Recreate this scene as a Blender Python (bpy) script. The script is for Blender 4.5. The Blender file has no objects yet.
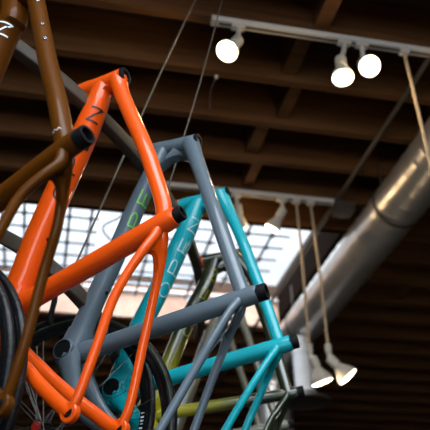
import bpy, bmesh, math, random
from mathutils import Vector, Matrix
random.seed(7)
PI = math.pi
scn = bpy.context.scene
COL = scn.collection
V = Vector

# ------------------------------------------------------------------ frames (metres, each in its own axes: x forward, y up, z to the right side)
FR = {
  'brown': {'M': [[-0.29503, 0.57905, 0.76003], [0.40441, -0.64501, 0.6484], [0.86569, 0.49866, -0.04387]], 'T': [-0.2961, 1.4015, 2.2104], 'HT': [0.4629, 0.5517, 0.0], 'HB': [0.6017, 0.4226, 0.0], 'ST': [-0.1544, 0.4707, 0.0], 'CL': [-0.1337, 0.4204, 0.0], 'BB': [0, 0, 0], 'DL': [-0.4049, 0.07, -0.073], 'DR': [-0.4142, 0.0786, 0.073], 'TT': [[0.425, 0.5248, 0.0], [0.1659, 0.4749, 0.0], [0.0164, 0.4505, 0.0]], 'DT': [[0.4424, 0.4482, 0.0], [0.4019, 0.3897, 0.0]], 'SSn': [[-0.1701, 0.4033, -0.011], [-0.1911, 0.3676, -0.032], [-0.2076, 0.3258, -0.045], [-0.2519, 0.2736, -0.055]], 'SSf': [[-0.1592, 0.3986, 0.011], [-0.1753, 0.3634, 0.03], [-0.2216, 0.3169, 0.042], [-0.27, 0.2482, 0.055], [-0.349, 0.1663, 0.065], [-0.4015, 0.1011, 0.072]], 'CSn': None, 'CSf': None},
  'orange': {'M': [[-0.35574, 0.65169, 0.66989], [0.31256, -0.59254, 0.74243], [0.88077, 0.47349, 0.0071]], 'T': [-0.0968, 1.6791, 2.275], 'HT': [0.3873, 0.5373, 0.0], 'HB': [0.4614, 0.4089, 0.0], 'ST': [-0.128, 0.4636, 0.0], 'CL': [-0.1152, 0.4136, 0.0], 'BB': [-0.0005, -0.0311, 0.0], 'DL': [-0.4051, 0.0673, -0.073], 'DR': [-0.4123, 0.0802, 0.073], 'TT': [[0.3163, 0.4996, 0.0], [0.1198, 0.4745, 0.0], [0.0392, 0.4595, 0.0], [-0.0657, 0.4365, 0.0]], 'DT': [[0.3443, 0.3944, 0.0], [0.144, 0.1377, 0.0], [0.0603, 0.0445, 0.0]], 'SSn': [[-0.135, 0.3874, -0.011], [-0.166, 0.3446, -0.03], [-0.197, 0.2948, -0.042], [-0.2411, 0.2411, -0.055], [-0.3126, 0.1752, -0.066], [-0.3808, 0.1037, -0.072]], 'SSf': [[-0.1422, 0.3884, 0.011], [-0.1712, 0.3533, 0.03], [-0.2247, 0.2883, 0.048], [-0.2998, 0.2072, 0.062], [-0.3828, 0.1238, 0.072]], 'CSn': [[-0.1132, -0.0454, -0.045], [-0.2103, -0.0086, -0.052], [-0.2949, 0.0215, -0.062], [-0.3688, 0.0507, -0.071]], 'CSf': [[-0.0717, -0.0599, 0.045], [-0.1771, -0.0252, 0.052], [-0.2616, 0.0064, 0.062], [-0.3336, 0.0368, 0.071], [-0.3831, 0.0595, 0.073]]},
  'grey': {'M': [[-0.28832, 0.74944, 0.59599], [0.32068, -0.51091, 0.79758], [0.90224, 0.42109, -0.09303]], 'T': [0.0469, 1.7988, 2.1945], 'HT': [0.4209, 0.5621, 0.0], 'HB': [0.4951, 0.4304, 0.0], 'ST': [-0.1579, 0.5077, 0.0], 'CL': [-0.1382, 0.4527, 0.0], 'BB': [0.0061, 0.0006, 0.0], 'DL': [-0.4009, 0.1023, -0.073], 'DR': [-0.4017, 0.1098, 0.073], 'TT': [[0.1263, 0.4951, 0.0]], 'DT': [[0.3509, 0.333, 0.0], [0.2455, 0.2317, 0.0], [0.1891, 0.1764, 0.0], [0.1027, 0.0875, 0.0]], 'SSn': [[-0.1442, 0.438, -0.011], [-0.1739, 0.4052, -0.03], [-0.2542, 0.3032, -0.05], [-0.3564, 0.1655, -0.066]], 'SSf': [[-0.1578, 0.4269, 0.011], [-0.1812, 0.3787, 0.03], [-0.2475, 0.2882, 0.05], [-0.3225, 0.1977, 0.066]], 'CSn': [[-0.0996, 0.001, -0.042], [-0.1913, 0.0052, -0.055], [-0.2877, 0.0524, -0.066]], 'CSf': None},
  'teal': {'M': [[-0.33679, 0.78928, 0.51344], [0.29395, -0.4299, 0.85368], [0.89452, 0.43844, -0.08722]], 'T': [0.1855, 1.9992, 2.169], 'HT': [0.4294, 0.5699, 0.0], 'HB': [0.4856, 0.4171, 0.0], 'ST': [-0.1489, 0.499, 0.0], 'CL': [-0.1332, 0.4515, 0.0], 'BB': [0.0091, 0.0023, 0.0], 'DL': [-0.378, 0.0959, -0.073], 'DR': [-0.3784, 0.1049, 0.073], 'TT': [[0.268, 0.5283, 0.0], [0.1163, 0.5016, 0.0], [-0.0179, 0.4764, 0.0]], 'DT': [[0.3966, 0.4101, 0.0], [0.3423, 0.3474, 0.0], [0.2423, 0.2345, 0.0], [0.1437, 0.118, 0.0]], 'SSn': [[-0.1408, 0.4381, -0.011], [-0.17, 0.4002, -0.03], [-0.2249, 0.3203, -0.05], [-0.285, 0.2296, -0.062]], 'SSf': [[-0.1503, 0.4294, 0.011], [-0.1642, 0.394, 0.03], [-0.2071, 0.3272, 0.05], [-0.254, 0.2585, 0.062]], 'CSn': None, 'CSf': None},
  'olive': {'M': [[-0.36251, 0.85956, 0.36021], [0.24787, -0.28366, 0.92634], [0.89841, 0.42509, -0.11023]], 'T': [0.304, 2.3133, 2.18], 'HT': [0.4324, 0.557, 0.0], 'HB': [0.4729, 0.4254, 0.0], 'ST': [-0.1436, 0.4911, 0.0], 'CL': [-0.1275, 0.4426, 0.0], 'BB': [0.0285, 0.0136, 0.0], 'DL': [-0.4292, 0.0742, -0.0774], 'DR': [-0.4292, 0.0742, 0.0774], 'TT': [[0.3211, 0.5483, 0.0], [0.2244, 0.5253, 0.0], [0.0951, 0.4986, 0.0], [-0.0305, 0.4674, 0.0]], 'DT': [[0.3773, 0.3924, 0.0], [0.2737, 0.2664, 0.0], [0.1446, 0.138, 0.0]], 'SSn': [[-0.1379, 0.4307, -0.011], [-0.1723, 0.3817, -0.03], [-0.2128, 0.3228, -0.04]], 'SSf': None, 'CSn': None, 'CSf': None},
  'sage': {'M': [[-0.39348, 0.89067, 0.22778], [0.19501, -0.16127, 0.96745], [0.89841, 0.42509, -0.11023]], 'T': [0.4552, 2.8163, 2.256], 'HT': [0.4036, 0.5448, 0.0], 'HB': [0.4517, 0.401, 0.0], 'ST': [-0.1406, 0.4746, 0.0], 'CL': [-0.1236, 0.4171, 0.0], 'BB': [0, 0, 0], 'DL': [-0.4049, 0.07, -0.073], 'DR': [-0.4049, 0.07, 0.073], 'TT': [], 'DT': [], 'SSn': None, 'SSf': None, 'CSn': None, 'CSf': None},
  'moss': {'M': [[-0.4117, 0.90265, 0.12541], [0.15281, -0.06729, 0.98596], [0.89841, 0.42509, -0.11023]], 'T': [0.5782, 3.468, 2.4396], 'HT': [0.4036, 0.5448, 0.0], 'HB': [0.4517, 0.401, 0.0], 'ST': [-0.1406, 0.4746, 0.0], 'CL': [-0.1236, 0.4171, 0.0], 'BB': [0, 0, 0], 'DL': [-0.4049, 0.07, -0.073], 'DR': [-0.4049, 0.07, 0.073], 'TT': [], 'DT': [], 'SSn': None, 'SSf': None, 'CSn': None, 'CSf': None}
}

# ------------------------------------------------------------------ materials
def mat(name, rough=.5, col=(.5, .5, .5), metal=0, coat=0, coat_rough=.08, noise=0, nscale=20, bump=0, bscale=60, spec=.5):
    m = bpy.data.materials.new(name); m.use_nodes = True
    nt = m.node_tree; b = nt.nodes['Principled BSDF']
    b.inputs['Base Color'].default_value = (*col, 1); b.inputs['Roughness'].default_value = rough
    b.inputs['Metallic'].default_value = metal; b.inputs['Coat Weight'].default_value = coat
    b.inputs['Coat Roughness'].default_value = coat_rough; b.inputs['Specular IOR Level'].default_value = spec
    if noise or bump:
        tc = nt.nodes.new('ShaderNodeTexCoord')
    if noise:
        n = nt.nodes.new('ShaderNodeTexNoise'); n.inputs['Scale'].default_value = nscale; n.inputs['Detail'].default_value = 5
        r = nt.nodes.new('ShaderNodeValToRGB')
        r.color_ramp.elements[0].position = .3; r.color_ramp.elements[1].position = .7
        r.color_ramp.elements[0].color = (*[c*(1-noise) for c in col], 1); r.color_ramp.elements[1].color = (*[min(1, c*(1+noise)) for c in col], 1)
        nt.links.new(tc.outputs['Object'], n.inputs['Vector']); nt.links.new(n.outputs['Fac'], r.inputs['Fac']); nt.links.new(r.outputs['Color'], b.inputs['Base Color'])
    if bump:
        n2 = nt.nodes.new('ShaderNodeTexNoise'); n2.inputs['Scale'].default_value = bscale
        bp = nt.nodes.new('ShaderNodeBump'); bp.inputs['Strength'].default_value = bump; bp.inputs['Distance'].default_value = .01
        nt.links.new(tc.outputs['Object'], n2.inputs['Vector']); nt.links.new(n2.outputs['Fac'], bp.inputs['Height']); nt.links.new(bp.outputs['Normal'], b.inputs['Normal'])
    return m

def wood(name, dark, light, sc=(1.2, 22, 22), rough=.75, spec=.25):
    m = bpy.data.materials.new(name); m.use_nodes = True
    nt = m.node_tree; b = nt.nodes['Principled BSDF']; b.inputs['Roughness'].default_value = rough; b.inputs['Specular IOR Level'].default_value = spec
    tc = nt.nodes.new('ShaderNodeTexCoord'); mp = nt.nodes.new('ShaderNodeMapping'); mp.inputs['Scale'].default_value = sc
    n = nt.nodes.new('ShaderNodeTexNoise'); n.inputs['Scale'].default_value = 1.5; n.inputs['Detail'].default_value = 6; n.inputs['Roughness'].default_value = .65
    r = nt.nodes.new('ShaderNodeValToRGB'); r.color_ramp.elements[0].position = .3; r.color_ramp.elements[1].position = .72
    r.color_ramp.elements[0].color = (*dark, 1); r.color_ramp.elements[1].color = (*light, 1)
    bp = nt.nodes.new('ShaderNodeBump'); bp.inputs['Strength'].default_value = .25; bp.inputs['Distance'].default_value = .004
    L = nt.links.new
    L(tc.outputs['Object'], mp.inputs['Vector']); L(mp.outputs['Vector'], n.inputs['Vector']); L(n.outputs['Fac'], r.inputs['Fac'])
    L(r.outputs['Color'], b.inputs['Base Color']); L(n.outputs['Fac'], bp.inputs['Height']); L(bp.outputs['Normal'], b.inputs['Normal'])
    return m

def emit(name, col, s):
    m = bpy.data.materials.new(name); m.use_nodes = True
    b = m.node_tree.nodes['Principled BSDF']; b.inputs['Base Color'].default_value = (*col, 1)
    b.inputs['Emission Color'].default_value = (*col, 1); b.inputs['Emission Strength'].default_value = s
    return m

def glass(name):
    m = bpy.data.materials.new(name); m.use_nodes = True
    nt = m.node_tree; nt.nodes.remove(nt.nodes['Principled BSDF'])
    t = nt.nodes.new('ShaderNodeBsdfTransparent'); t.inputs['Color'].default_value = (.95, .97, .98, 1)
    g = nt.nodes.new('ShaderNodeBsdfGlossy'); g.inputs['Roughness'].default_value = .05
    mx = nt.nodes.new('ShaderNodeMixShader'); mx.inputs['Fac'].default_value = .05
    nt.links.new(t.outputs[0], mx.inputs[1]); nt.links.new(g.outputs[0], mx.inputs[2]); nt.links.new(mx.outputs[0], nt.nodes['Material Output'].inputs['Surface'])
    return m

def gradient_paint(name, low, high, axis_x0, axis_x1, off):
    """colour gradient: one colour around the bottom bracket running into another towards head and seat"""
    m = mat(name, .28, low, 0, .8); nt = m.node_tree; b = nt.nodes['Principled BSDF']
    tc = nt.nodes.new('ShaderNodeTexCoord'); ln = nt.nodes.new('ShaderNodeVectorMath'); ln.operation = 'LENGTH'
    mr = nt.nodes.new('ShaderNodeMapRange'); mr.inputs['From Min'].default_value = axis_x0; mr.inputs['From Max'].default_value = axis_x1
    mr.interpolation_type = 'SMOOTHSTEP'
    mx = nt.nodes.new('ShaderNodeMix'); mx.data_type = 'RGBA'; mx.inputs['A'].default_value = (*low, 1); mx.inputs['B'].default_value = (*high, 1)
    L = nt.links.new
    L(tc.outputs['Object'], ln.inputs[0]); L(ln.outputs['Value'], mr.inputs['Value']); L(mr.outputs['Result'], mx.inputs['Factor']); L(mx.outputs['Result'], b.inputs['Base Color'])
    return m

M = dict(
    joist=wood('joist_wood', (.070, .027, .008), (.155, .066, .019)),
    deck=wood('deck_wood', (.030, .013, .006), (.060, .028, .012)),
    wallwood=wood('wall_wood', (.020, .012, .008), (.040, .022, .014), (22, 22, 1.2)),
    curb=mat('pink_brick_paint', .8, (.86, .53, .39), noise=.22, nscale=7, bump=.3),
    curbwood=wood('curb_wood', (.009, .005, .003), (.018, .010, .006), (22, 1.2, 22), .9, .03),
    concrete=mat('concrete', .6, (.06, .05, .04), noise=.15, nscale=3, bump=.1),
    plaster=mat('plaster', .85, (.10, .09, .085), noise=.08, nscale=3),
    skyframe=mat('pale_frame', .5, (.72, .80, .86)),
    grille=mat('grille_metal', .55, (.05, .065, .075), .2, noise=.1),
    glass=glass('pane_glass'),
    white=mat('white_enamel', .35, (.62, .58, .50), noise=.04, nscale=8),
    track=mat('track_white', .4, (.66, .63, .58), noise=.04, nscale=8),
    lens=emit('lamp_lens', (1, .86, .62), 9),
    cord=mat('cord_tan', .6, (.50, .38, .24), noise=.1, nscale=40),
    steel=mat('galvanised', .33, (.72, .70, .66), .75, noise=.10, nscale=9),
    pipe=mat('white_pipe', .4, (.80, .84, .88), noise=.04),
    conduit=mat('conduit_metal', .45, (.16, .14, .12), .7, noise=.1),
    rail=mat('rail_steel', .6, (.052, .038, .024), .1, noise=.18, nscale=30, bump=.05),
    cable=mat('steel_cable', .6, (.13, .11, .08), .2, noise=.1, nscale=80),
    black=mat('black_rubber', .6, (.0045, .005, .006), spec=.12, noise=.2, nscale=40),
    tyre=mat('tyre_rubber', .42, (.005, .005, .006), spec=.3, noise=.25, nscale=60, bump=.2, bscale=120),
    rim=mat('black_rim', .25, (.006, .007, .008), 0, .5, spec=.3),
    spoke=mat('spoke_steel', .35, (.13, .125, .12), .8, noise=.05),
    anod=mat('anodised_grey', .35, (.10, .12, .14), .5, noise=.1),
    redanod=mat('red_anodised', .3, (.55, .03, .02), .3, .4, noise=.05),
    redcup=mat('red_cup', .35, (.75, .07, .015), 0, .4, noise=.05),
    bolt=mat('bolt_steel', .25, (.45, .50, .55), .9, noise=.05),
    ink_black=mat('ink_black', .5, (.012, .010, .010), noise=.05), ink_white=mat('ink_white', .4, (.75, .83, .86), noise=.03),
    ink_green=mat('ink_green', .4, (.14, .50, .05), noise=.05), ink_teal=mat('ink_pale', .4, (.50, .74, .75), noise=.03), ink_yellow=mat('ink_yellow', .4, (.42, .42, .04), noise=.05),
    orange=mat('orange_paint', .48, (.80, .085, .001), 0, .6, .04, spec=.25, noise=.03, nscale=4),
    brown=mat('brown_paint', .5, (.078, .0235, .0010), 0, .14, .05, noise=.05, nscale=4, spec=.06),
    grey=mat('slate_paint', .48, (.092, .128, .155), 0, .5, .04, spec=.25, noise=.04, nscale=4),
    teal=mat('teal_paint', .48, (.002, .36, .42), 0, .5, .04, spec=.25, noise=.03, nscale=4),
    olive=gradient_paint('olive_gradient_paint', (.43, .40, .008), (.020, .030, .011), .10, .36, 0),
    sage=mat('sage_paint', .35, (.21, .225, .175), 0, .6, noise=.04, nscale=4),
    moss=mat('pale_sage_paint', .35, (.25, .265, .22), 0, .6, noise=.04, nscale=4),
)

# ------------------------------------------------------------------ mesh helpers
def obj(name, bm, material, parent=None, smooth=True, bevel=0):
    bmesh.ops.recalc_face_normals(bm, faces=bm.faces[:])
    me = bpy.data.meshes.new(name); bm.to_mesh(me); bm.free()
    me.materials.append(M[material] if isinstance(material, str) else material)
    for p in me.polygons: p.use_smooth = smooth
    o = bpy.data.objects.new(name, me); COL.objects.link(o)
    if parent: o.parent = parent
    if smooth:
        try: me.set_sharp_from_angle(angle=math.radians(38))
        except Exception: pass
    if bevel:
        b = o.modifiers.new('bevel', 'BEVEL'); b.width = bevel; b.segments = 2; b.limit_method = 'ANGLE'
    return o

def tag(o, label, cat, group=None):
    o['label'] = label; o['category'] = cat
    if group: o['group'] = group
    return o

def thing(name, label, cat, loc=(0, 0, 0), mtx=None, group=None):
    o = bpy.data.objects.new(name, None); COL.objects.link(o); o.empty_display_size = .05
    if mtx is not None: o.matrix_world = mtx
    else: o.location = loc
    return tag(o, label, cat, group)

def struct(name, bm, material, smooth=False, parent=None):
    o = obj(name, bm, material, parent, smooth)
    if parent is None: o['kind'] = 'structure'
    return o

def box(bm, x0, x1, y0, y1, z0, z1):
    vs = [bm.verts.new((x, y, z)) for x in (x0, x1) for y in (y0, y1) for z in (z0, z1)]
    for f in ((0, 1, 3, 2), (4, 6, 7, 5), (0, 4, 5, 1), (2, 3, 7, 6), (0, 2, 6, 4), (1, 5, 7, 3)):
        bm.faces.new([vs[i] for i in f])

def spline(pts, n=6):
    """Catmull-Rom through points (any dimension tuples)"""
    P = [list(p) for p in pts]
    if len(P) == 2: return [tuple(a + (b-a)*i/n for a, b in zip(*P)) for i in range(n+1)]
    E = [[2*a-b for a, b in zip(P[0], P[1])]] + P + [[2*a-b for a, b in zip(P[-1], P[-2])]]
    out = []
    for i in range(1, len(E)-2):
        for k in range(n):
            t = k/n
            out.append(tuple(.5*(2*b + (c-a)*t + (2*a-5*b+4*c-d)*t*t + (3*b-a-3*c+d)*t**3) for a, b, c, d in zip(E[i-1], E[i], E[i+1], E[i+2])))
    out.append(tuple(P[-1]))
    return out

def loft(bm, pts, side=(0, 0, 1), n=20, ex=2.3, cap=True):
    """pts: (x,y,z, r_side, r_other); superellipse sections, 'side' direction carries r_side"""
    side = V(side); rings = []
    C = [V(p[:3]) for p in pts]
    for i, p in enumerate(pts):
        t = (C[min(i+1, len(C)-1)] - C[max(i-1, 0)]).normalized()
        s = (side - t*side.dot(t)).normalized(); u = t.cross(s)
        ring = []
        for k in range(n):
            a = 2*PI*k/n; c, q = math.cos(a), math.sin(a)
            ring.append(bm.verts.new(C[i] + s*p[3]*math.copysign(abs(c)**(2/ex), c) + u*p[4]*math.copysign(abs(q)**(2/ex), q)))
        rings.append(ring)
    for a, b in zip(rings, rings[1:]):
        for k in range(n): bm.faces.new((a[k], a[(k+1) % n], b[(k+1) % n], b[k]))
    if cap: bm.faces.new(rings[0]); bm.faces.new(rings[-1])

def tube(bm, pts, r, n=10, sm=5, side=(.3, .2, 1)):
    P = spline([tuple(p) for p in pts], sm) if len(pts) > 2 else [tuple(p) for p in pts]
    loft(bm, [(*p[:3], r, r) for p in P], side, n, 2)

def lathe(bm, c, axis, prof, n=24):
    """prof: (distance along axis, radius); closed where radius is 0"""
    c = V(c); ax = V(axis).normalized(); a = ax.orthogonal().normalized(); b = ax.cross(a)
    rings = []
    for h, r in prof:
        if r <= 1e-6: rings.append([bm.verts.new(c + ax*h)])
        else: rings.append([bm.verts.new(c + ax*h + (a*math.cos(2*PI*k/n) + b*math.sin(2*PI*k/n))*r) for k in range(n)])
    for p, q in zip(rings, rings[1:]):
        for k in range(n):
            if len(p) == 1 and len(q) == 1: continue
            if len(p) == 1: bm.faces.new((p[0], q[(k+1) % n], q[k]))
            elif len(q) == 1: bm.faces.new((p[k], p[(k+1) % n], q[0]))
            else: bm.faces.new((p[k], p[(k+1) % n], q[(k+1) % n], q[k]))

def web(bm, A, Cn, B, th, n=8):
    """filleted gusset: fills the corner Cn between A and B, outer edge a concave curve; rounded thickness th"""
    A, Cn, B = V(A), V(Cn), V(B); nr = (A-Cn).cross(B-Cn).normalized()
    cur = [(A*(1-t)**2 + Cn*2*t*(1-t) + B*t*t) for t in (i/n for i in range(n+1))]
    rows = []
    for q, off in ((0, 0), (.5, 0), (.86, 0), (1, 0)):
        pass
    front = [bm.verts.new(p + nr*th*.75 + (Cn-p)*.12) for p in cur]; mid = [bm.verts.new(p) for p in cur]; back = [bm.verts.new(p - nr*th*.75 + (Cn-p)*.12) for p in cur]
    f2 = [bm.verts.new(p + nr*th + (Cn-p)*.45) for p in cur]; b2 = [bm.verts.new(p - nr*th + (Cn-p)*.45) for p in cur]
    cf = bm.verts.new(Cn + nr*th); cb = bm.verts.new(Cn - nr*th)
    for i in range(n):
        for a, b in ((mid, front), (front, f2), (back, mid), (b2, back)):
            bm.faces.new((a[i], a[i+1], b[i+1], b[i]))
        bm.faces.new((f2[i], f2[i+1], cf)); bm.faces.new((b2[i+1], b2[i], cb))

NB = bmesh.new

# ------------------------------------------------------------------ bicycle frames
LET = {  # strokes, u along the reading direction (0..1), v up (0..1)
    'O': [[(.5+.5*math.cos(a), .5+.5*math.sin(a)) for a in (2*PI*k/20 for k in range(21))]],
    'P': [[(0, 0), (0, 1), (.7, 1), (.95, .88), (1, .72), (.95, .55), (.7, .44), (0, .44)]],
    'E': [[(1, 0), (0, 0), (0, 1), (1, 1)]] + [[(0, .5), (.85, .5)]],
    'N': [[(0, 0), (0, 1), (1, 0), (1, 1)]],
}

def lettering(dt_fn, ink, parent, s_last, pitch, w, h, thick, which='OPEN', phi=-.9):
    """letters laid on the near face of the down tube; dt_fn(s) -> centre, tangent, r_side, r_other ; s measured along the tube"""
    for k, ch in enumerate(which):
        bm = NB()
        s0 = s_last - pitch*(len(which)-1-k)
        for path in LET[ch]:
            dense = []
            for a, b in zip(path, path[1:]):
                m = max(1, int(10*math.dist(a, b)))
                dense += [(a[0]+(b[0]-a[0])*i/m, a[1]+(b[1]-a[1])*i/m) for i in range(m)]
            dense.append(path[-1])
            pts = []
            for u, v in dense:
                pts.append((s0 + (u-.5)*w, (v-.5)*h))
            def surf(s, t):
                c, tg, rs, ro = dt_fn(s)
                up = V((0, 0, 1)).cross(tg); up = -up if up.y > 0 else up     # towards the underside
                a = phi + t/(.5*(rs+ro)); e = 2/2.6; ca, sa = math.cos(a), math.sin(a)
                return c + up*(ro+.0012)*math.copysign(abs(sa)**e, sa) + V((0, 0, -1))*(rs+.0012)*math.copysign(abs(ca)**e, ca)
            prev = None
            for i, (s, t) in enumerate(pts):
                a = pts[max(0, i-1)]; b = pts[min(len(pts)-1, i+1)]
                d = V((b[0]-a[0], b[1]-a[1])); d.normalize(); nx, ny = -d.y*thick/2, d.x*thick/2
                cur = (bm.verts.new(surf(s+nx, t+ny)), bm.verts.new(surf(s-nx, t-ny)))
                if prev: bm.faces.new((prev[0], prev[1], cur[1], cur[0]))
                prev = cur
        obj('letter_' + ch.lower(), bm, ink, parent, False)

def build_frame(key, label, paint, opt):
    D = FR[key]
    R = D['M']; T = D['T']
    mtx = Matrix(((R[0][0], R[0][1], R[0][2], T[0]), (R[1][0], R[1][1], R[1][2], T[1]), (R[2][0], R[2][1], R[2][2], T[2]), (0, 0, 0, 1)))
    root = thing('bicycle_frame', label, 'bicycle frame', mtx=mtx, group='bare bicycle frames along the hanging rails')
    HT, HB, ST, CL, BB = (V(D[k]) for k in ('HT', 'HB', 'ST', 'CL', 'BB'))
    DL, DR = V(D['DL']), V(D['DR'])
    hax = (HT-HB).normalized(); hr = opt.get('hr', .0215)
    rt, rd, rs = opt.get('rt', .0185), opt.get('rd', .0265), opt.get('rs', .0195)
    # head tube with the two gussets where the tubes run into it
    bm = NB()
    loft(bm, [(*(HB + hax*0), hr*1.12, hr*1.12), (*(HB+hax*.03), hr*1.12, hr*1.12), (*(HB+hax*.07), hr, hr), (*(HT-hax*.02), hr, hr), (*HT, hr, hr)], n=24, ex=2)
    jt = HT - hax*.024; jd = HB + hax*opt.get('jd', .040)
    tt0 = V(D['TT'][0]) if D['TT'] else jt.lerp(CL, .22)
    dt0 = V(D['DT'][0]) if D['DT'] and opt.get('dtfirst', True) else jd.lerp(BB, .2)
    dirt = (CL-jt).normalized(); dird = (BB-jd).normalized()
    cr = jt.lerp(jd, .5) - hax.cross(V((0, 0, 1)))*0
    g = opt.get('gus', .075)
    web(bm, jd + dird*g + hax*.02, cr + dirt*.012 + dird*.012, jt + dirt*g - hax*.012, rt*.97)
    obj('head_tube', bm, paint, root)
    # headset parts
    bm = NB(); lathe(bm, HT, hax, [(-.004, hr*1.01), (.003, hr*1.01), (.004, hr*.93), (.004, .0125), (.0012, .012), (.0012, 0)])
    obj('upper_headset_cup', bm, 'black', root)
    bm = NB(); lathe(bm, HB, -hax, [(-.002, hr*1.16), (.006, hr*1.16), (.0075, hr*1.0), (.0075, .015), (.001, .0145), (.001, 0)])
    obj('lower_headset_cup', bm, opt.get('cup', 'black'), root)
    # top tube
    bm = NB()
    ctr = [tuple(jt)] + [tuple(p) for p in D['TT']] + [tuple(CL)]
    if not D['TT']: ctr = [tuple(jt), tuple(jt.lerp(CL, .5)), tuple(CL)]
    P = spline(ctr, 5); N = len(P)
    tf = opt.get('tf', .25)
    def tr(i): t = i/N; return rt*(1 + tf*max(0, 1-t/.22)**2 - .10*t)
    loft(bm, [(*p, tr(i)*.98, tr(i)) for i, p in enumerate(P)], n=20, ex=2.4)
    tt = obj('top_tube', bm, paint, root)
    ttd = (V(P[-1])-V(P[len(P)//2])).normalized()
    # down tube
    bm = NB()
    ctr = [tuple(jd)] + [tuple(p) for p in D['DT']] + [tuple(BB)]
    if not D['DT']: ctr = [tuple(jd), tuple(jd.lerp(BB, .5)), tuple(BB)]
    P = spline(ctr, 6); N = len(P)
    fl = lambda i: 1.0 if i < N*.72 else 1 + .42*((i/N-.72)/.28)**2
    hd = opt.get('hd', .88)
    dsec = [(*p, rd*fl(i)*.92*(hd + (1-hd)*min(1, i/(N*.3))), rd*fl(i)*(hd + (1-hd)*min(1, i/(N*.3)))) for i, p in enumerate(P)]
    loft(bm, dsec, n=24, ex=2.6)
    c0 = BB + (BB-jd).normalized()*.0; loft(bm, [(*BB.lerp(jd, .10), .034, rd*1.30), (*BB, .0385, rd*1.42), (*(BB + (BB-jd).normalized()*rd*1.1), .034, rd*1.1), (*(BB + (BB-jd).normalized()*rd*1.5), .024, rd*.6)], n=24, ex=2.5)
    dt = obj('down_tube', bm, paint, root)
    acc = [0]
    for a, b in zip(P[::-1], P[::-1][1:]): acc.append(acc[-1] + math.dist(a, b))
    RP = dsec[::-1]
    def dt_fn(s):
        i = 0
        while i < len(acc)-2 and acc[i+1] < s: i += 1
        t = (s-acc[i])/(acc[i+1]-acc[i]); a, b = RP[i], RP[i+1]
        q = [x+(y-x)*t for x, y in zip(a, b)]
        return V(q[:3]), (V(b[:3])-V(a[:3])).normalized(), q[3], q[4]
    if opt.get('ink'):
        lettering(dt_fn, opt['ink'], dt, acc[-1]-opt.get('toN', .085), opt.get('pitch', .077), opt.get('lw', .040), opt.get('lh', .036), opt.get('lt', .0045), phi=opt.get('phi', -.9))
    # seat tube, running on past the top tube to the open end
    bm = NB()
    sd = (ST-CL).normalized()
    P = spline([tuple(BB), tuple(BB.lerp(CL, .35)), tuple(CL), tuple(ST - sd*.022)], 6); N = len(P)
    ra = opt.get('ra', rs*.85)
    def sr(i): t = i/N; return (ra + (rs-ra)*max(0, min(1, (.93-t)/.30)))*(1 + .45*max(0, (.22-t)/.22)**2)
    loft(bm, [(*p, sr(i), sr(i)*1.04) for i, p in enumerate(P)], n=22, ex=2.3)
    # cluster body where the stays leave the seat tube
    sn = [V(p) for p in D['SSn']] if D['SSn'] else [CL + V((-.012, -.01, -.02)), CL.lerp(DL, .3) + V((0, 0, -.012)), CL.lerp(DL, .65) + V((0, 0, -.012))]
    sf = [V(p) for p in D['SSf']] if D['SSf'] else [CL + V((-.012, -.01, .02)), CL.lerp(DR, .3) + V((0, 0, .012)), CL.lerp(DR, .65) + V((0, 0, .012))]
    web(bm, CL.lerp(V((*sn[1][:2], 0)), .05) + ttd*-.06, CL + V((0, -.012, 0)), CL - (CL-BB).normalized()*.07, .013)
    st = obj('seat_tube', bm, paint, root)
    bm = NB(); lathe(bm, ST - sd*.024, sd, [(0, ra*.8), (0, ra*1.04), (.020, ra*1.06), (.024, ra*1.0), (.024, ra*.76), (.006, ra*.72), (.006, 0)])
    obj('seat_collar', bm, 'black', root)
    # bottom bracket shell
    bm = NB(); rb = opt.get('rb', .0290)
    lathe(bm, BB, (0, 0, 1), [(-.0440, .0235), (-.0450, rb-.005), (-.043, rb-.001), (-.040, rb), (.040, rb), (.043, rb-.001), (.0450, rb-.005), (.0440, .0235)], 32)
    b = obj('bottom_bracket_shell', bm, paint, root)
    for s in (-1, 1):
        bm = NB(); lathe(bm, BB, (0, 0, s), [(.0448, .0252), (.0448, .0222), (.0425, .0215), (.0425, 0)], 28)
        obj('bore', bm, 'black', b)
    # stays
    def stay(name, pts, r0, r1, tall=1.0, ex=2.1):
        bm = NB(); P = spline([tuple(p) for p in pts], 6); N = len(P)-1
        def rr(i): t = i/N; return r0 + (r1-r0)*min(1, t*2.6)
        loft(bm, [(*p, rr(i), rr(i)*tall) for i, p in enumerate(P)], n=14, ex=ex)
        return bm
    bmn = stay('seat_stay', [CL + V((.012, .002, -.002))] + sn + [DL], .0135, opt.get('rss', .0095))
    web(bmn, sn[min(2, len(sn)-1)], CL + V((0, -.004, 0)), sf[min(2, len(sf)-1)], .0125)
    obj('seat_stay', bmn, paint, root)
    obj('seat_stay', stay('seat_stay', [CL + V((.012, .002, .002))] + sf + [DR], .0135, opt.get('rss', .0095)), paint, root)
    cn = [V(p) for p in D['CSn']] if D['CSn'] else [BB.lerp(DL, .3) + V((0, .0, -.03)), BB.lerp(DL, .65) + V((0, 0, -.022))]
    cf = [V(p) for p in D['CSf']] if D['CSf'] else [BB.lerp(DR, .3) + V((0, -.03, .03)), BB.lerp(DR, .65) + V((0, -.03, .022))]
    obj('chain_stay', stay('chain_stay', [BB + V((-.012, 0, -.020))] + cn + [DL], opt.get('csr', .0170), .0108, 1.45), paint, root)
    obj('chain_stay', stay('chain_stay', [BB + V((-.012, 0, .020))] + cf + [DR], opt.get('csr', .0170), .0108, 1.45), paint, root)
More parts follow.
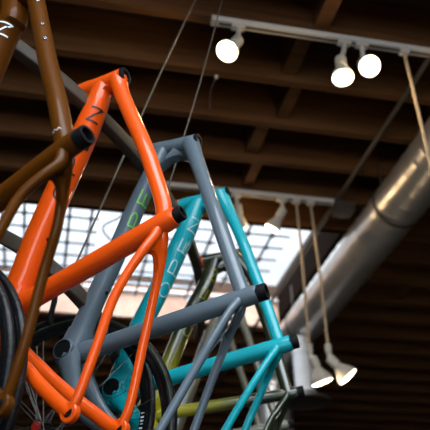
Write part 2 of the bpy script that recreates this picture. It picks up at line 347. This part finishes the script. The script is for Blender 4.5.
    for P0, s in ((DL, -1), (DR, 1)):
        bm = NB(); lathe(bm, P0 - V((0, 0, .006)), (0, 0, 1), [(-.002, .0105), (-.002, .019), (0, .021), (.012, .021), (.014, .019), (.014, .0105), (-.002, .0105)], 24)
        d = obj('dropout', bm, paint, root)
        bm = NB(); lathe(bm, P0 - V((0, 0, .0100)), (0, 0, 1), [(0, 0), (.001, .0105), (.004, .0122), (.016, .0122), (.019, .0105), (.020, 0)], 22)
        bm2 = obj('axle_hole_dark', bm, 'black', d)  # black disc colouring in the dark of the open axle hole
    # small bosses
    for s, along in opt.get('bosses', []):
        bm = NB(); seg = tt if along == 'tt' else dt
        if along == 'tt':
            c = jt.lerp(CL, s); nrm = V((0, 0, 1)).cross(CL-jt).normalized(); nrm = nrm if nrm.y > 0 else -nrm
            lathe(bm, c + (nrm*.72 + V((0, 0, -.69)))*rt*.97, nrm*.72 + V((0, 0, -.69)), [(-.004, .0045), (.002, .0045), (.003, .0035), (.003, .002), (.001, .0018), (.001, 0)], 14)
        else:
            c, tg, a_, b_ = dt_fn(acc[-1]*s); nrm = V((0, 0, 1)).cross(tg); nrm = nrm if nrm.y > 0 else -nrm
            lathe(bm, c + nrm*b_*.97, nrm, [(-.004, .005), (.002, .005), (.003, .004), (.003, .002), (.001, .0018), (.001, 0)], 14)
        obj('bottle_boss', bm, 'bolt' if key == 'brown' else 'black', root)
    return root, dict(CL=CL, jt=jt, rt=rt, tt=tt)

fr_brown, inf = build_frame('brown', 'dark brown bare bicycle frame with a white letter, in front of the orange frame', 'brown',
    dict(ink='ink_white', rt=.0200, rd=.0325, rs=.0200, ra=.0185, bosses=[(.16, 'tt'), (.33, 'tt'), (.43, 'tt')], toN=0.15, pitch=.1, lw=.036, lh=.036, lt=.0042, phi=-.85, jd=.085))
# small white squiggle of script on the top tube just above the seat cluster
bm = NB(); CLb, jtb = inf['CL'], inf['jt']; d = (jtb-CLb).normalized(); nrm = V((0, 0, 1)).cross(d); nrm = nrm if nrm.y > 0 else -nrm
prev = None
for i in range(33):
    t = i/32; a = (t-.5)*.030; h = .003*math.sin(t*6*PI)*(1-.5*t)
    c = CLb + d*(.042+h-.25*a) + nrm*a*.9 + V((0, 0, -1))*(.0170*max(0, 1-abs(a*.9/.0172)**2.4)**(1/2.4) + .0012)
    cur = (bm.verts.new(c + d*.0009), bm.verts.new(c - d*.0009))
    if prev: bm.faces.new((prev[0], prev[1], cur[1], cur[0]))
    prev = cur
o = obj('script_mark', bm, 'ink_white', inf['tt'], False)
build_frame('orange', 'glossy bright orange bare bicycle frame, between the brown and slate grey frames', 'orange',
    dict(ink='ink_black', toN=.109, hr=.0235, rt=.0205, rd=.0345, rs=.0232, ra=.0168, bosses=[(.30, 'dt'), (.45, 'dt')], rss=.0102, gus=.05, lw=.040, lh=.036, phi=-.98, lt=.0050, jd=.078, hd=.72))
build_frame('grey', 'slate grey bare bicycle frame with green lettering, behind the orange frame', 'grey',
    dict(ink='ink_green', toN=.1045, rt=.0205, rd=.0265, rs=.0215, ra=.0195, bosses=[(.28, 'dt'), (.5, 'dt')], gus=.085, csr=.0225, rss=.0098, lw=.044, lh=.034, phi=-1.22, lt=.0046))
build_frame('teal', 'turquoise teal bare bicycle frame with pale lettering, behind the slate grey frame', 'teal',
    dict(ink='ink_teal', toN=.0975, rt=.0175, rd=.0300, rs=.0205, ra=.0175, cup='redcup', csr=.0215, gus=.06, tf=.5, rss=.0098, lw=.044, lh=.036, phi=-1.1, lt=.0036, jd=.06))
build_frame('olive', 'yellow to dark olive bicycle frame, behind the teal frame', 'olive',
    dict(ink='ink_yellow', toN=.075, rt=.0205, rd=.0285, rs=.0175, ra=.0165, cup='redcup', gus=.095, tf=.4, rss=.0090, lw=.044, lh=.034, lt=.0036))
build_frame('sage', 'pale grey green bare bicycle frame directly behind the dark olive one', 'sage', dict(rt=.0165, rd=.0245, rs=.017, rss=.0085))
build_frame('moss', 'pale grey green bicycle frame hanging last in the row, behind the other pale one', 'moss', dict(rt=.0165, rd=.0245, rs=.017, rss=.0085))

# ------------------------------------------------------------------ curved hanging rails and their cables
def quad(c, s): return tuple(c[0][i] + s*c[1][i] + s*s*c[2][i] + (1.5 if i == 2 else 0) for i in range(3))
C1, C2 = ([[-0.17893, 1.42472, 1.37392], [0.91531, 0.42479, -0.29178], [-0.24418, 0.50674, 0.17821]], [[-0.16713, 1.78627, 1.02234], [0.49036, -0.36466, -0.42765], [-0.12946, 0.65534, 0.19065]])
def rail(name, label, c, s0, s1, w, h):
    bm = NB(); n = 40
    loft(bm, [(*quad(c, s0 + (s1-s0)*i/n), h, w) for i in range(n+1)], side=(0, 0, 1), n=16, ex=7)
    return tag(obj(name, bm, 'rail', None, True), label, 'rail')
RAIL1 = rail('display_rail', 'curved dark metal rail running behind the heads of the frames, upper one', C1, -.45, 1.42, .016, .021)
RAIL2 = rail('display_rail', 'curved dark metal rail low behind the orange seat tube and slate grey down tube', C2, -.17, 1.05, .015, .020)

def cable(name, label, pts, r=.0022, m='cable', cat='cable', fit=None):
    root = thing(name, label, cat, pts[0])
    L0 = V(pts[0]); q = [tuple(V(p)-L0) for p in pts]
    bm = NB(); tube(bm, q, r, 8, 8); obj('strand', bm, m, root)
    if fit:
        bm = NB(); lathe(bm, q[-1], V(q[-2])-V(q[-1]), [(-.012, 0), (-.012, .007), (.0, .009), (.014, .006), (.018, .003), (.018, 0)], 14); obj('clamp', bm, 'anod', root)
    return root
e1 = V(quad(C2, .44)) + V((0, 0, .030)); t1 = V((.438, 1.881, 3.80))
cable('hanging_cable', 'thin cable slanting from the joists past the orange frame to the lower rail', [t1, t1.lerp(e1, .35) + V((-.012, 0, -.015)), t1.lerp(e1, .7) + V((-.006, 0, -.008)), e1], .0030, fit=True)
e2 = V(quad(C1, .625)) + V((0, 0, .032)); t2 = V((.519, 1.836, 3.80))
cable('hanging_cable', 'thin cable slanting beside the first spotlight down to the upper rail behind the slate frame', [t2, t2.lerp(e2, .5) + V((.006, 0, -.006)), e2], .0024, fit=True)

# ------------------------------------------------------------------ wheels
def wheel(label, c, key, R0, w_t, text, dp=.030, ang=0, greenline=False, nsp=24, hs=1.0):
    Rm = FR[key]['M']
    mtx = Matrix(((Rm[0][0], Rm[0][1], Rm[0][2], c[0]), (Rm[1][0], Rm[1][1], Rm[1][2], c[1]), (Rm[2][0], Rm[2][1], Rm[2][2], c[2]), (0, 0, 0, 1)))
    root = thing('bicycle_wheel', label, 'bicycle wheel', mtx=mtx, group=None)
    n = 96
    def ringsweep(prof):
        bm = NB(); rings = []
        for k in range(n):
            a = 2*PI*k/n
            rings.append([bm.verts.new((r*math.cos(a), r*math.sin(a), z)) for r, z in prof])
        m = len(prof)
        for k in range(n):
            p, q = rings[k], rings[(k+1) % n]
            for i in range(m): bm.faces.new((p[i], p[(i+1) % m], q[(i+1) % m], q[i]))
        return bm
    rt = w_t/2
    ty = obj('tyre', ringsweep([(R0-rt+rt*math.cos(a), rt*math.sin(a)) for a in (2*PI*k/16 for k in range(16))]), 'tyre', root)
    if greenline:
        obj('sidewall_line', ringsweep([(R0-rt*.72, -rt*.86), (R0-rt*.55, -rt*.97), (R0-rt*.52, -rt*.90), (R0-rt*.70, -rt*.80)]), M['olive_line'], ty)
    ri = R0 - w_t
    rimo = obj('rim', ringsweep([(ri+.006, -.011), (ri+.006, .011), (ri-.003, .0115), (ri-dp*.7, .009), (ri-dp, .003), (ri-dp, -.003), (ri-dp*.7, -.009), (ri-.003, -.0115)]), 'rim', root)
    if text:
        # short white strokes printed on the rim, worn maker's lettering
        bm = NB()
        for k, (a0, wd) in enumerate(text):
            for dr in ((0, 1),):
                vs = []
                for aa in (a0, a0+wd):
                    for r in (ri-.004, ri-.004-dp*.5):
                        vs.append(bm.verts.new((r*math.cos(aa), r*math.sin(aa), -.0121 + (.0018 if r < ri-.005 else 0))))
                bm.faces.new((vs[0], vs[1], vs[3], vs[2]))
        obj('rim_lettering' if len(text) > 2 else 'rim_decal', bm, 'ink_white' if len(text) > 2 else 'redanod', rimo, False)
    bm = NB(); lathe(bm, (0, 0, -.055*hs), (0, 0, 1), [(h*hs, r) for h, r in ((0, 0), (0, .009), (.012, .010), (.018, .022), (.024, .022), (.028, .014), (.080, .014), (.084, .024), (.090, .024), (.096, .011), (.110, .009), (.110, 0))], 24)
    hub = obj('hub', bm, 'black', root)
    bm = NB(); lathe(bm, (0, 0, -.055*hs-.006), (0, 0, 1), [(0, 0), (0, .014), (.006, .015), (.006, .007)], 18); obj('end_cap', bm, 'redanod', hub)
    bm = NB()
    for k in range(nsp):
        s = -1 if k % 2 else 1
        ah = 2*PI*k/nsp + ang; ar = ah + (.42 if (k//2) % 2 else -.42)
        bm = NB()
        loft(bm, [(.021*math.cos(ah), .021*math.sin(ah), s*.032*hs, .0011, .0011), ((ri-dp+.002)*math.cos(ar), (ri-.028)*math.sin(ar), s*.002, .0011, .0011)], side=(0, 0, 1), n=6, ex=2)
        obj('spoke', bm, 'spoke', root)
    return root
M['olive_line'] = mat('tyre_green_line', .5, (.10, .17, .03), noise=.05)
wheel('thin black bicycle wheel just in front of the orange bottom bracket, overlapping its twin', [-0.321, 1.7489, 2.0529], 'orange', .36, .021, None, dp=.011, ang=.1, hs=.45)
wheel('second thin black bicycle wheel before the orange frame, with a red rim decal', [-0.3449, 1.6898, 2.0325], 'orange', .36, .020, [(2.12, .07)], dp=.011, ang=.3, hs=.45)
wheel('black tyred bicycle wheel with a green sidewall line, between slate grey and teal frames', [0.013, 1.9407, 2.0116], 'grey', .36, .028, None, dp=.012, ang=.05, greenline=True, hs=.45)
wheel('thin black bicycle wheel with white rim lettering, before the teal bottom bracket', [-0.0113, 2.0421, 2.0801], 'grey', .345, .020, [(2.02+.030*k, .014 if k % 3 else .006) for k in range(9)], dp=.022, ang=.05, hs=.45)

# ------------------------------------------------------------------ the room
HJ, ZG, ZD = 3.80, 4.02, 4.06                        # joist underside, skylight glass, roof deck
XL, XR, YF, YB = -4.0, 5.0, -3.0, 9.0
SX0, SX1, SY0, SY1 = -1.7, 1.69, 3.665, 5.07         # skylight over the display
S2 = (-1.2, 2.2, -1.9, .55)                          # a second skylight over the viewer
bm = NB()
box(bm, XL, XR, S2[3], SY0, ZD, ZD+.1); box(bm, XL, XR, SY1, YB, ZD, ZD+.1)
box(bm, XL, SX0, SY0, SY1, ZD, ZD+.1); box(bm, SX1, XR, SY0, SY1, ZD, ZD+.1)
box(bm, XL, XR, YF, S2[2], ZD, ZD+.1); box(bm, XL, S2[0], S2[2], S2[3], ZD, ZD+.1); box(bm, S2[1], XR, S2[2], S2[3], ZD, ZD+.1)
struct('ceiling', bm, 'deck')
bm = NB(); box(bm, XL, XR, YF, YB, -.1, 0); struct('floor', bm, 'concrete')
bm = NB(); box(bm, XL-.15, XL, YF, YB, 0, ZD+.1); struct('wall_left', bm, 'wallwood')
bm = NB(); box(bm, XR, XR+.15, YF, YB, 0, ZD+.1); struct('wall_right', bm, 'wallwood')
bm = NB(); box(bm, XL-.15, XR+.15, YB, YB+.15, 0, ZD+.1); struct('wall_back', bm, 'wallwood')
W1 = (-3.2, .4, 1.0, 3.4)                            # shop window in the wall behind the viewer
bm = NB()
box(bm, XL-.15, W1[0], YF-.15, YF, 0, ZD+.1); box(bm, W1[1], XR+.15, YF-.15, YF, 0, ZD+.1)
box(bm, W1[0], W1[1], YF-.15, YF, 0, W1[2]); box(bm, W1[0], W1[1], YF-.15, YF, W1[3], ZD+.1)
struct('wall_front', bm, 'plaster')
bm = NB(); box(bm, W1[0], W1[1], YF-.10, YF-.09, W1[2], W1[3]); w = struct('window_3', bm, 'glass')
bm = NB()
for x in (W1[0], (W1[0]+W1[1])/2-.03, W1[1]-.06): box(bm, x, x+.06, YF-.13, YF-.03, W1[2], W1[3])
for z in (W1[2], W1[3]-.06): box(bm, W1[0], W1[1], YF-.13, YF-.03, z, z+.06)
obj('window_frame', bm, 'track', w, False)

# skylight: panes, pale frame bars, curb boards
bm = NB(); box(bm, SX0, SX1, SY0, SY1, ZG, ZG+.006); sky = struct('window_1', bm, 'glass')
bm = NB(); box(bm, SX0, SX1, SY1, SY1+.04, HJ+.005, ZD-.005); obj('far_curb', bm, 'curb', sky, False)
bm = NB()
box(bm, SX0, 1.10, SY1-.29, SY1-.26, ZG-.012, ZG-.002); box(bm, SX0, 1.10, SY1-.15, SY1-.125, ZG-.012, ZG-.002); box(bm, SX0, SX1, SY1-.03, SY1, ZG-.012, ZG-.002)
obj('glazing_bar', bm, 'skyframe', sky, False)
bm = NB(); box(bm, SX1, SX1+.035, SY0, SY1, HJ+.06, ZD-.002); obj('side_curb', bm, 'curbwood', sky, False)
bm = NB(); box(bm, SX0-.035, SX0, SY0, SY1, HJ+.06, ZD-.002); obj('side_curb', bm, 'curbwood', sky, False)
bm = NB()
for x in (-.72, -.32, .39, .97, 1.38): box(bm, x-.011, x+.011, SY1-.012, SY1, HJ+.01, ZG-.03)
obj('curb_strap', bm, 'skyframe', sky, False)
bm = NB(); box(bm, S2[0], S2[1], S2[2], S2[3], ZG, ZG+.006); struct('window_2', bm, 'glass')

# security grille under the skylight panes: rods with welded crossings
g = thing('skylight_grille', 'dark metal security grille of crossed rods under the white skylight', 'grille', (0, (SY0+SY1)/2, ZG-.05))
def rod(name, a, b, r):
    o0 = V((0, (SY0+SY1)/2, ZG-.05)); bm = NB(); tube(bm, [V(a)-o0, V(b)-o0], r, 8); return obj(name, bm, 'grille', g)
ys = [3.84, 4.0, 4.16, 4.325, 4.49, 4.655]
zg = ZG-.04
panels = [([-1.20, -1.07, -.93, -.80, -.66, -.53, -.39, -.26, -.125, .015, .15], -1.25, .20), ([.56, .75, .945], .50, .985), ([1.17, 1.335], 1.13, 1.455)]
for bars, xa, xb in panels:
    for x in bars:
        rod('grille_bar', (x, SY0+.02, zg), (x, 4.78 if x not in (.56, .945, -.53, .15) else SY1-.02, zg), .0088)
    for y in ys:
        rod('cross_rod', (xa, y, zg-.012), (xb, y, zg-.012), .0068)
o0 = V((0, (SY0+SY1)/2, ZG-.05)); bm = NB()
for bars, xa, xb in panels:
    for x in bars:
        for y in ys: lathe(bm, V((x, y, zg-.024))-o0, (0, 0, 1), [(0, 0), (0, .0145), (.022, .0145), (.022, 0)], 8)
obj('weld_plates', bm, 'grille', g)['kind'] = 'stuff'
# loose black cable curl under the panes
bm = NB(); tube(bm, [(.33, 3.605, 3.80), (.29, 3.70, 3.80), (.265, 3.78, 3.83), (.225, 3.95, 3.89), (.25, 4.08, 3.91), (.33, 4.17, 3.90), (.45, 4.2, 3.86)], .006, 8, 8)
tag(obj('loose_cable', bm, 'grille'), 'thin dark cable curling across the white skylight left of the slate frame', 'cable')

# joists and blocking
k = 0
JY = [2.380 + .3045*i for i in range(-5, 22)]
for i, y in enumerate(JY):
    spans = [(XL, XR)]
    if S2[2] < y < S2[3]+.02: spans = [(XL, S2[0]), (S2[1], XR)]
    if SY0+.02 < y < SY1+.01: spans = [(XL, SX0-.035), (SX1+.035, XR)]
    bm = NB()
    for a, b in spans: box(bm, a, b, y-.004, y+.036, HJ, ZD-.004)
    k += 1; struct('trim_%d' % k, bm, 'joist')
for xs, i in (((.935, 1.025), 3), ((.885, .975), 4), ((.95, 1.03), 5), ((.87, .96), 6), ((.93, 1.01), 7), ((.84, .92), 8), ((-.70, -.61), 4), ((-.72, -.63), 6), ((2.35, 2.44), 5), ((2.35, 2.44), 7), ((2.40, 2.49), 9), ((2.38, 2.47), 11)):
    bm = NB(); box(bm, xs[0]+.012, xs[1]-.012, JY[i]+.036, JY[i+1]-.004, HJ+.035, ZD-.01)
    k += 1; struct('trim_%d' % k, bm, 'joist')
bm = NB(); box(bm, SX0-.3, SX1+.3, SY0-.075, SY0-.035, HJ, ZD-.004); k += 1; struct('trim_%d' % k, bm, 'joist')

# ------------------------------------------------------------------ duct
dx, dz, dr = 1.70, 3.60, .130
d = thing('spiral_duct', 'round silver spiral ventilation duct running along under the joists at right', 'duct', (dx, 0, dz))
bm = NB(); n = 48; y0, y1 = .8, 5.15; rings = []
m = int((y1-y0)/.012)
for i in range(m+1):
    y = y0 + (y1-y0)*i/m; ring = []
    for j in range(n):
        a = 2*PI*j/n
        ph = ((y + .10*a/(2*PI)) % .10)/.10
        r = dr + (.003 if ph < .16 else 0)
        ring.append(bm.verts.new((r*math.cos(a), y, r*math.sin(a))))
    rings.append(ring)
for a, b in zip(rings, rings[1:]):
    for j in range(n): bm.faces.new((a[j], a[(j+1) % n], b[(j+1) % n], b[j]))
obj('duct_run', bm, 'steel', d)
bm = NB(); P = [(0, y1-.01, 0)] + [(0, y1 + .20*math.sin(t), -.20*(1-math.cos(t))) for t in (PI/2*i/8 for i in range(9))] 
loft(bm, [(*p, dr*1.02, dr*1.02) for p in P], side=(1, 0, 0), n=40, ex=2); obj('elbow', bm, 'steel', d)
bm = NB(); lathe(bm, (0, y1+.20, -.20), (0, 0, -1), [(0, dr*.98), (.02, dr*1.0), (.32, dr*.98), (.33, dr*1.04), (.35, dr*1.04), (.35, 0)], 40); obj('drop_pipe', bm, 'steel', d)
for y in (2.98, 4.55):
    bm = NB(); loft(bm, [((dr+.006)*math.cos(a), y, (dr+.006)*math.sin(a), .012, .0015) for a in (2*PI*i/36 for i in range(37))], side=(0, 1, 0), n=8, ex=4, cap=False)
    loft(bm, [(-dr*.55, y, dr*.82, .012, .0015), (-dr*.55, y, .30, .012, .0015)], side=(0, 1, 0), n=8, ex=4)
    obj('hanger_strap', bm, 'conduit', d)

# short white branch pipe under the duct with a round diffuser at its foot
bx, by, bz = 1.655-dx, 4.52, 3.475-dz
bm = NB(); lathe(bm, (bx, by, bz), (0, 0, -1), [(0, .066), (.10, .066), (.104, .070), (.116, .070), (.120, .066), (.365, .066), (.37, .072), (.385, .072), (.385, 0)], 36); tp = obj('branch_pipe', bm, 'pipe', d); tp['label'] = 'short bright white branch pipe'
bm = NB(); lathe(bm, (bx, by, bz-.385), (0, 0, -1), [(0, 0), (0, .07), (.02, .09), (.05, .155), (.06, .165), (.064, .160), (.055, .140), (.05, .06), (.05, 0)], 36); obj('diffuser', bm, 'conduit', tp)

# conduit and junction box
bm = NB(); tube(bm, [(1.485, .9, 3.782), (1.485, 6.4, 3.782)], .0125, 12); tag(obj('conduit', bm, 'conduit'), 'thin metal conduit pipe crossing under the joists beside the silver duct', 'pipe')
jb = thing('junction_box', 'small grey junction box on the conduit at the end of the far lamp track', 'electrical box', (1.53, 3.285, 3.745))
bm = NB(); box(bm, -.055, .055, -.05, .05, -.028, .028); obj('box_body', bm, 'conduit', jb, False, .004)
bm = NB(); lathe(bm, (0, 0, -.028), (0, 0, -1), [(0, .045), (.006, .045), (.008, .040), (.008, 0)], 20); obj('cover', bm, 'conduit', jb)

# dangling hook wire below the joists near the first spotlight
hk = thing('wire_hook', 'short thin wire with a ball end dangling under the joists between cable and slate frame', 'hook', (.594, 2.402, 3.80))
bm = NB(); tube(bm, [(0, 0, 0), (-.006, .0, -.03), (-.028, 0, -.10), (-.034, 0, -.20)], .0025, 8, 6); obj('wire', bm, 'conduit', hk)
bm = NB(); lathe(bm, (0, 0, -.022), (0, 0, 1), [(0, 0)] + [(.011-.011*math.cos(a), .011*math.sin(a)) for a in (PI*i/8 for i in range(1, 8))] + [(.022, 0)], 14); obj('ball_end', bm, 'steel', hk)

# dark bent cable end hanging in front of the skylight curb
bm = NB(); pts = [[-0.0096, 2.0278, 2.5054], [-0.0133, 2.0238, 2.4474], [-0.0197, 2.0221, 2.3921], [-0.0059, 2.0079, 2.3589], [0.0153, 1.9888, 2.3309]]
tube(bm, pts, .0085, 10, 8); tag(obj('cable_housing', bm, 'black'), 'dark bent cable housing hanging below the orange seat tube', 'cable')

# ------------------------------------------------------------------ lamp tracks and lamps
def track(label, x0, x1, y):
    t = thing('lamp_track', label, 'lamp track', (x0, y, 3.785))
    bm = NB(); box(bm, 0, x1-x0, -.018, .018, -.011, .0145); obj('channel', bm, 'track', t, False, .002)
    bm = NB(); box(bm, .02, x1-x0-.02, -.006, .006, -.0135, -.0108); obj('slot', bm, 'conduit', t, False)
    bm = NB(); box(bm, -.012, .004, -.019, .019, -.014, .0145); obj('end_cap', bm, 'white', t, False, .002)
    return t
track('white lamp track nearest the viewer, holding three lit spotlights at upper right', .512, 3.2, 2.075)
track('far white lamp track running behind the frames to the junction box', .49, 1.475, 3.285)

def par_lamp(root, face, axis, r=.044, L=.115, neck=.019, key='white'):
    """reflector lamp; face centre and facing direction in the root's own axes"""
    f, a = V(face), V(axis).normalized()
    bm = NB(); lathe(bm, f, -a, [(0, r*.97), (.004, r), (.014, r*.99), (.03, r*.86), (.055, r*.58), (.072, neck*1.15), (.080, neck), (.082, 0)], 28)
    refl = obj('reflector', bm, 'white', root)
    bm = NB(); lathe(bm, f, a, [(-.001, r*.975), (.003, r*.90), (.007, r*.6), (.009, 0)], 28); obj('lens', bm, 'lens', refl)
    bm = NB(); lathe(bm, f - a*.076, -a, [(0, neck*1.05), (.002, neck*1.3), (.05, neck*1.3), (.056, neck*.9), (.056, 0)], 24); obj('socket', bm, 'white', root)
    return f - a*.125

def spot_lamp(label, att, face, axis, power):
    root = thing('track_spotlight', label, 'spotlight', att, group='track spotlights')
    j = par_lamp(root, V(face)-V(att), axis)
    bm = NB(); box(bm, -.028, .028, -.014, .014, -.016, 0); obj('adapter', bm, 'white', root, False, .002)
    bm = NB(); k = V((j.x*.25, j.y*.25, min(-.03, j.z*.5))); tube(bm, [(0, 0, -.012), k, j, j + V(axis).normalized()*.03], .0105, 12, 5); obj('stem', bm, 'white', root)
    light(V(face) + V(axis).normalized()*.035, axis, power)
    return root

def light(p, axis, power):
    l = bpy.data.lights.new('lamp_light', 'POINT'); l.energy = power; l.color = (1, .70, .38); l.shadow_soft_size = .018
    o = bpy.data.objects.new('lamp_light', l); COL.objects.link(o); o.location = p; o.rotation_euler = V(axis).to_track_quat('-Z', 'Y').to_euler()

Z0 = 3.774
SPW = 2.1
spot_lamp('lit spotlight alone at the left end of the near track', (.613, 2.075, Z0), (.541, 2.0, 3.545), (-.45, -.30, -.84), SPW)
spot_lamp('lit spotlight pointing straight down, left one of the pair on the near track', (1.075, 2.075, Z0), (1.033, 2.05, 3.540), (-.10, -.16, -.97), SPW)
spot_lamp('lit spotlight facing the viewer, right one of the pair on the near track', (1.155, 2.075, Z0), (1.133, 2.0, 3.575), (-.12, -.62, -.72), SPW)
spot_lamp('glowing spotlight on the far track above the right corner of the skylight', (1.166, 3.285, Z0), (1.112, 3.33, 3.600), (-.45, .35, -.80), SPW)
spot_lamp('spotlight on the far track peeking out just right of the teal frame head', (.903, 3.285, Z0), (.935, 3.35, 3.60), (.25, .60, -.77), SPW)

def pendant(label, att, sock, face, axis, power):
    root = thing('pendant_lamp', label, 'pendant lamp', att, group='pendant lamps on cords')
    A = V(att)
    j = par_lamp(root, V(face)-A, axis, r=.055)
    s = V(sock)-A
    bm = NB(); box(bm, -.02, .02, -.014, .014, -.02, 0); obj('adapter', bm, 'white', root, False, .002)
    bm = NB(); tube(bm, [(0, 0, -.01), s*.5 + V((.004, 0, 0)), s], .0075, 10, 6); obj('cord', bm, 'cord', root)
    bm = NB(); lathe(bm, s + V((0, 0, .006)), (0, 0, -1), [(0, 0), (0, .010), (.004, .017), (.045, .017), (.048, .012), (.048, 0)], 20); obj('cord_grip', bm, 'white', root)
    bm = NB(); tube(bm, [s + V((0, 0, -.035)), s + V((.002, 0, -.055)), j, j + V(axis).normalized()*.02], .013, 12, 5); obj('knuckle', bm, 'white', root)
    light(V(face) + V(axis).normalized()*.035, axis, power)
    return root
pendant('lit pendant lamp hanging nearest the teal frame, left of the two low pendants', (1.252, 3.285, Z0), (1.244, 3.285, 2.906), (1.290, 3.275, 2.712), (.33, .08, -.94), SPW*.5)
pendant('lit pendant lamp hanging at lower right, tilted right, right one of the two low pendants', (1.336, 3.285, Z0), (1.345, 3.285, 2.913), (1.425, 3.27, 2.745), (.62, -.12, -.78), SPW*.5)
pendant('pendant lamp whose tan cord drops from the near track at the right edge', (1.350, 2.075, Z0), (1.352, 2.075, 2.90), (1.40, 2.07, 2.71), (.3, 0, -.95), SPW*.5)

# ------------------------------------------------------------------ daylight
w = bpy.data.worlds.new('overcast'); scn.world = w; w.use_nodes = True
bg = w.node_tree.nodes['Background']; bg.inputs['Color'].default_value = (.88, .92, 1.0, 1)
# overcast sky: brighter towards the zenith than near the horizon
nt = w.node_tree; tc = nt.nodes.new('ShaderNodeTexCoord'); sx = nt.nodes.new('ShaderNodeSeparateXYZ'); mr = nt.nodes.new('ShaderNodeMapRange')
mr.inputs['From Min'].default_value = .47; mr.inputs['From Max'].default_value = 1; mr.inputs['To Min'].default_value = 1.65*.8; mr.inputs['To Max'].default_value = 1.65*3.4
nt.links.new(tc.outputs['Generated'], sx.inputs[0]); nt.links.new(sx.outputs['Z'], mr.inputs['Value']); m2 = nt.nodes.new('ShaderNodeMapRange'); m2.inputs['From Min'].default_value = .05; m2.inputs['From Max'].default_value = -.75; m2.inputs['To Min'].default_value = 1; m2.inputs['To Max'].default_value = 3.2
mm = nt.nodes.new('ShaderNodeMath'); mm.operation = 'MULTIPLY'     # brighter half of sky added behind the viewer to lift curb and branch pipe
nt.links.new(sx.outputs['Y'], m2.inputs['Value']); nt.links.new(mr.outputs['Result'], mm.inputs[0]); nt.links.new(m2.outputs['Result'], mm.inputs[1]); nt.links.new(mm.outputs[0], bg.inputs['Strength'])
def area(name, loc, rot, sx, sy, power, col):
    l = bpy.data.lights.new(name, 'AREA'); l.shape = 'RECTANGLE'; l.size = sx; l.size_y = sy; l.energy = power; l.color = col
    o = bpy.data.objects.new(name, l); COL.objects.link(o); o.location = loc; o.rotation_euler = rot
    return o
# daylight coming down the skylights and in at the shop window
area('skylight_daylight', ((S2[0]+S2[1])/2, (S2[2]+S2[3])/2, ZG+.12), (0, 0, 0), S2[1]-S2[0]-.1, S2[3]-S2[2]-.1, 78, (.93, .97, 1))
area('shop_window_daylight', ((W1[0]+W1[1])/2, YF-.2, (W1[2]+W1[3])/2), (PI/2, 0, 0), W1[1]-W1[0]-.1, W1[3]-W1[2]-.1, 52, (.95, .98, 1))

# ------------------------------------------------------------------ camera
cd = bpy.data.cameras.new('camera'); cam = bpy.data.objects.new('camera', cd); COL.objects.link(cam)
cd.sensor_width = 36; cd.lens = 36*738.2/430; cd.clip_start = .05; cd.clip_end = 60
p, yw, rl = math.radians(32.17), math.radians(13.35), math.radians(-1.65)
fw = V((math.sin(yw)*math.cos(p), math.cos(yw)*math.cos(p), math.sin(p))); rt_ = V((math.cos(yw), -math.sin(yw), 0)); up = rt_.cross(fw)
r2 = rt_*math.cos(rl) + up*math.sin(rl); u2 = up*math.cos(rl) - rt_*math.sin(rl)
cam.matrix_world = Matrix(((r2.x, u2.x, -fw.x, 0), (r2.y, u2.y, -fw.y, 0), (r2.z, u2.z, -fw.z, 1.5), (0, 0, 0, 1)))
cd.dof.use_dof = True; cd.dof.focus_distance = 1.72; cd.dof.aperture_fstop = 4.2
scn.camera = cam
scn.view_settings.view_transform = 'Standard'; scn.view_settings.look = 'None'; scn.view_settings.gamma = 1; scn.view_settings.use_curve_mapping = False
scn.view_settings.exposure = 0.0
scn.cycles.use_denoising = True
scn.cycles.max_bounces = 8; scn.cycles.transparent_max_bounces = 12
scn.cycles.sample_clamp_indirect = 4
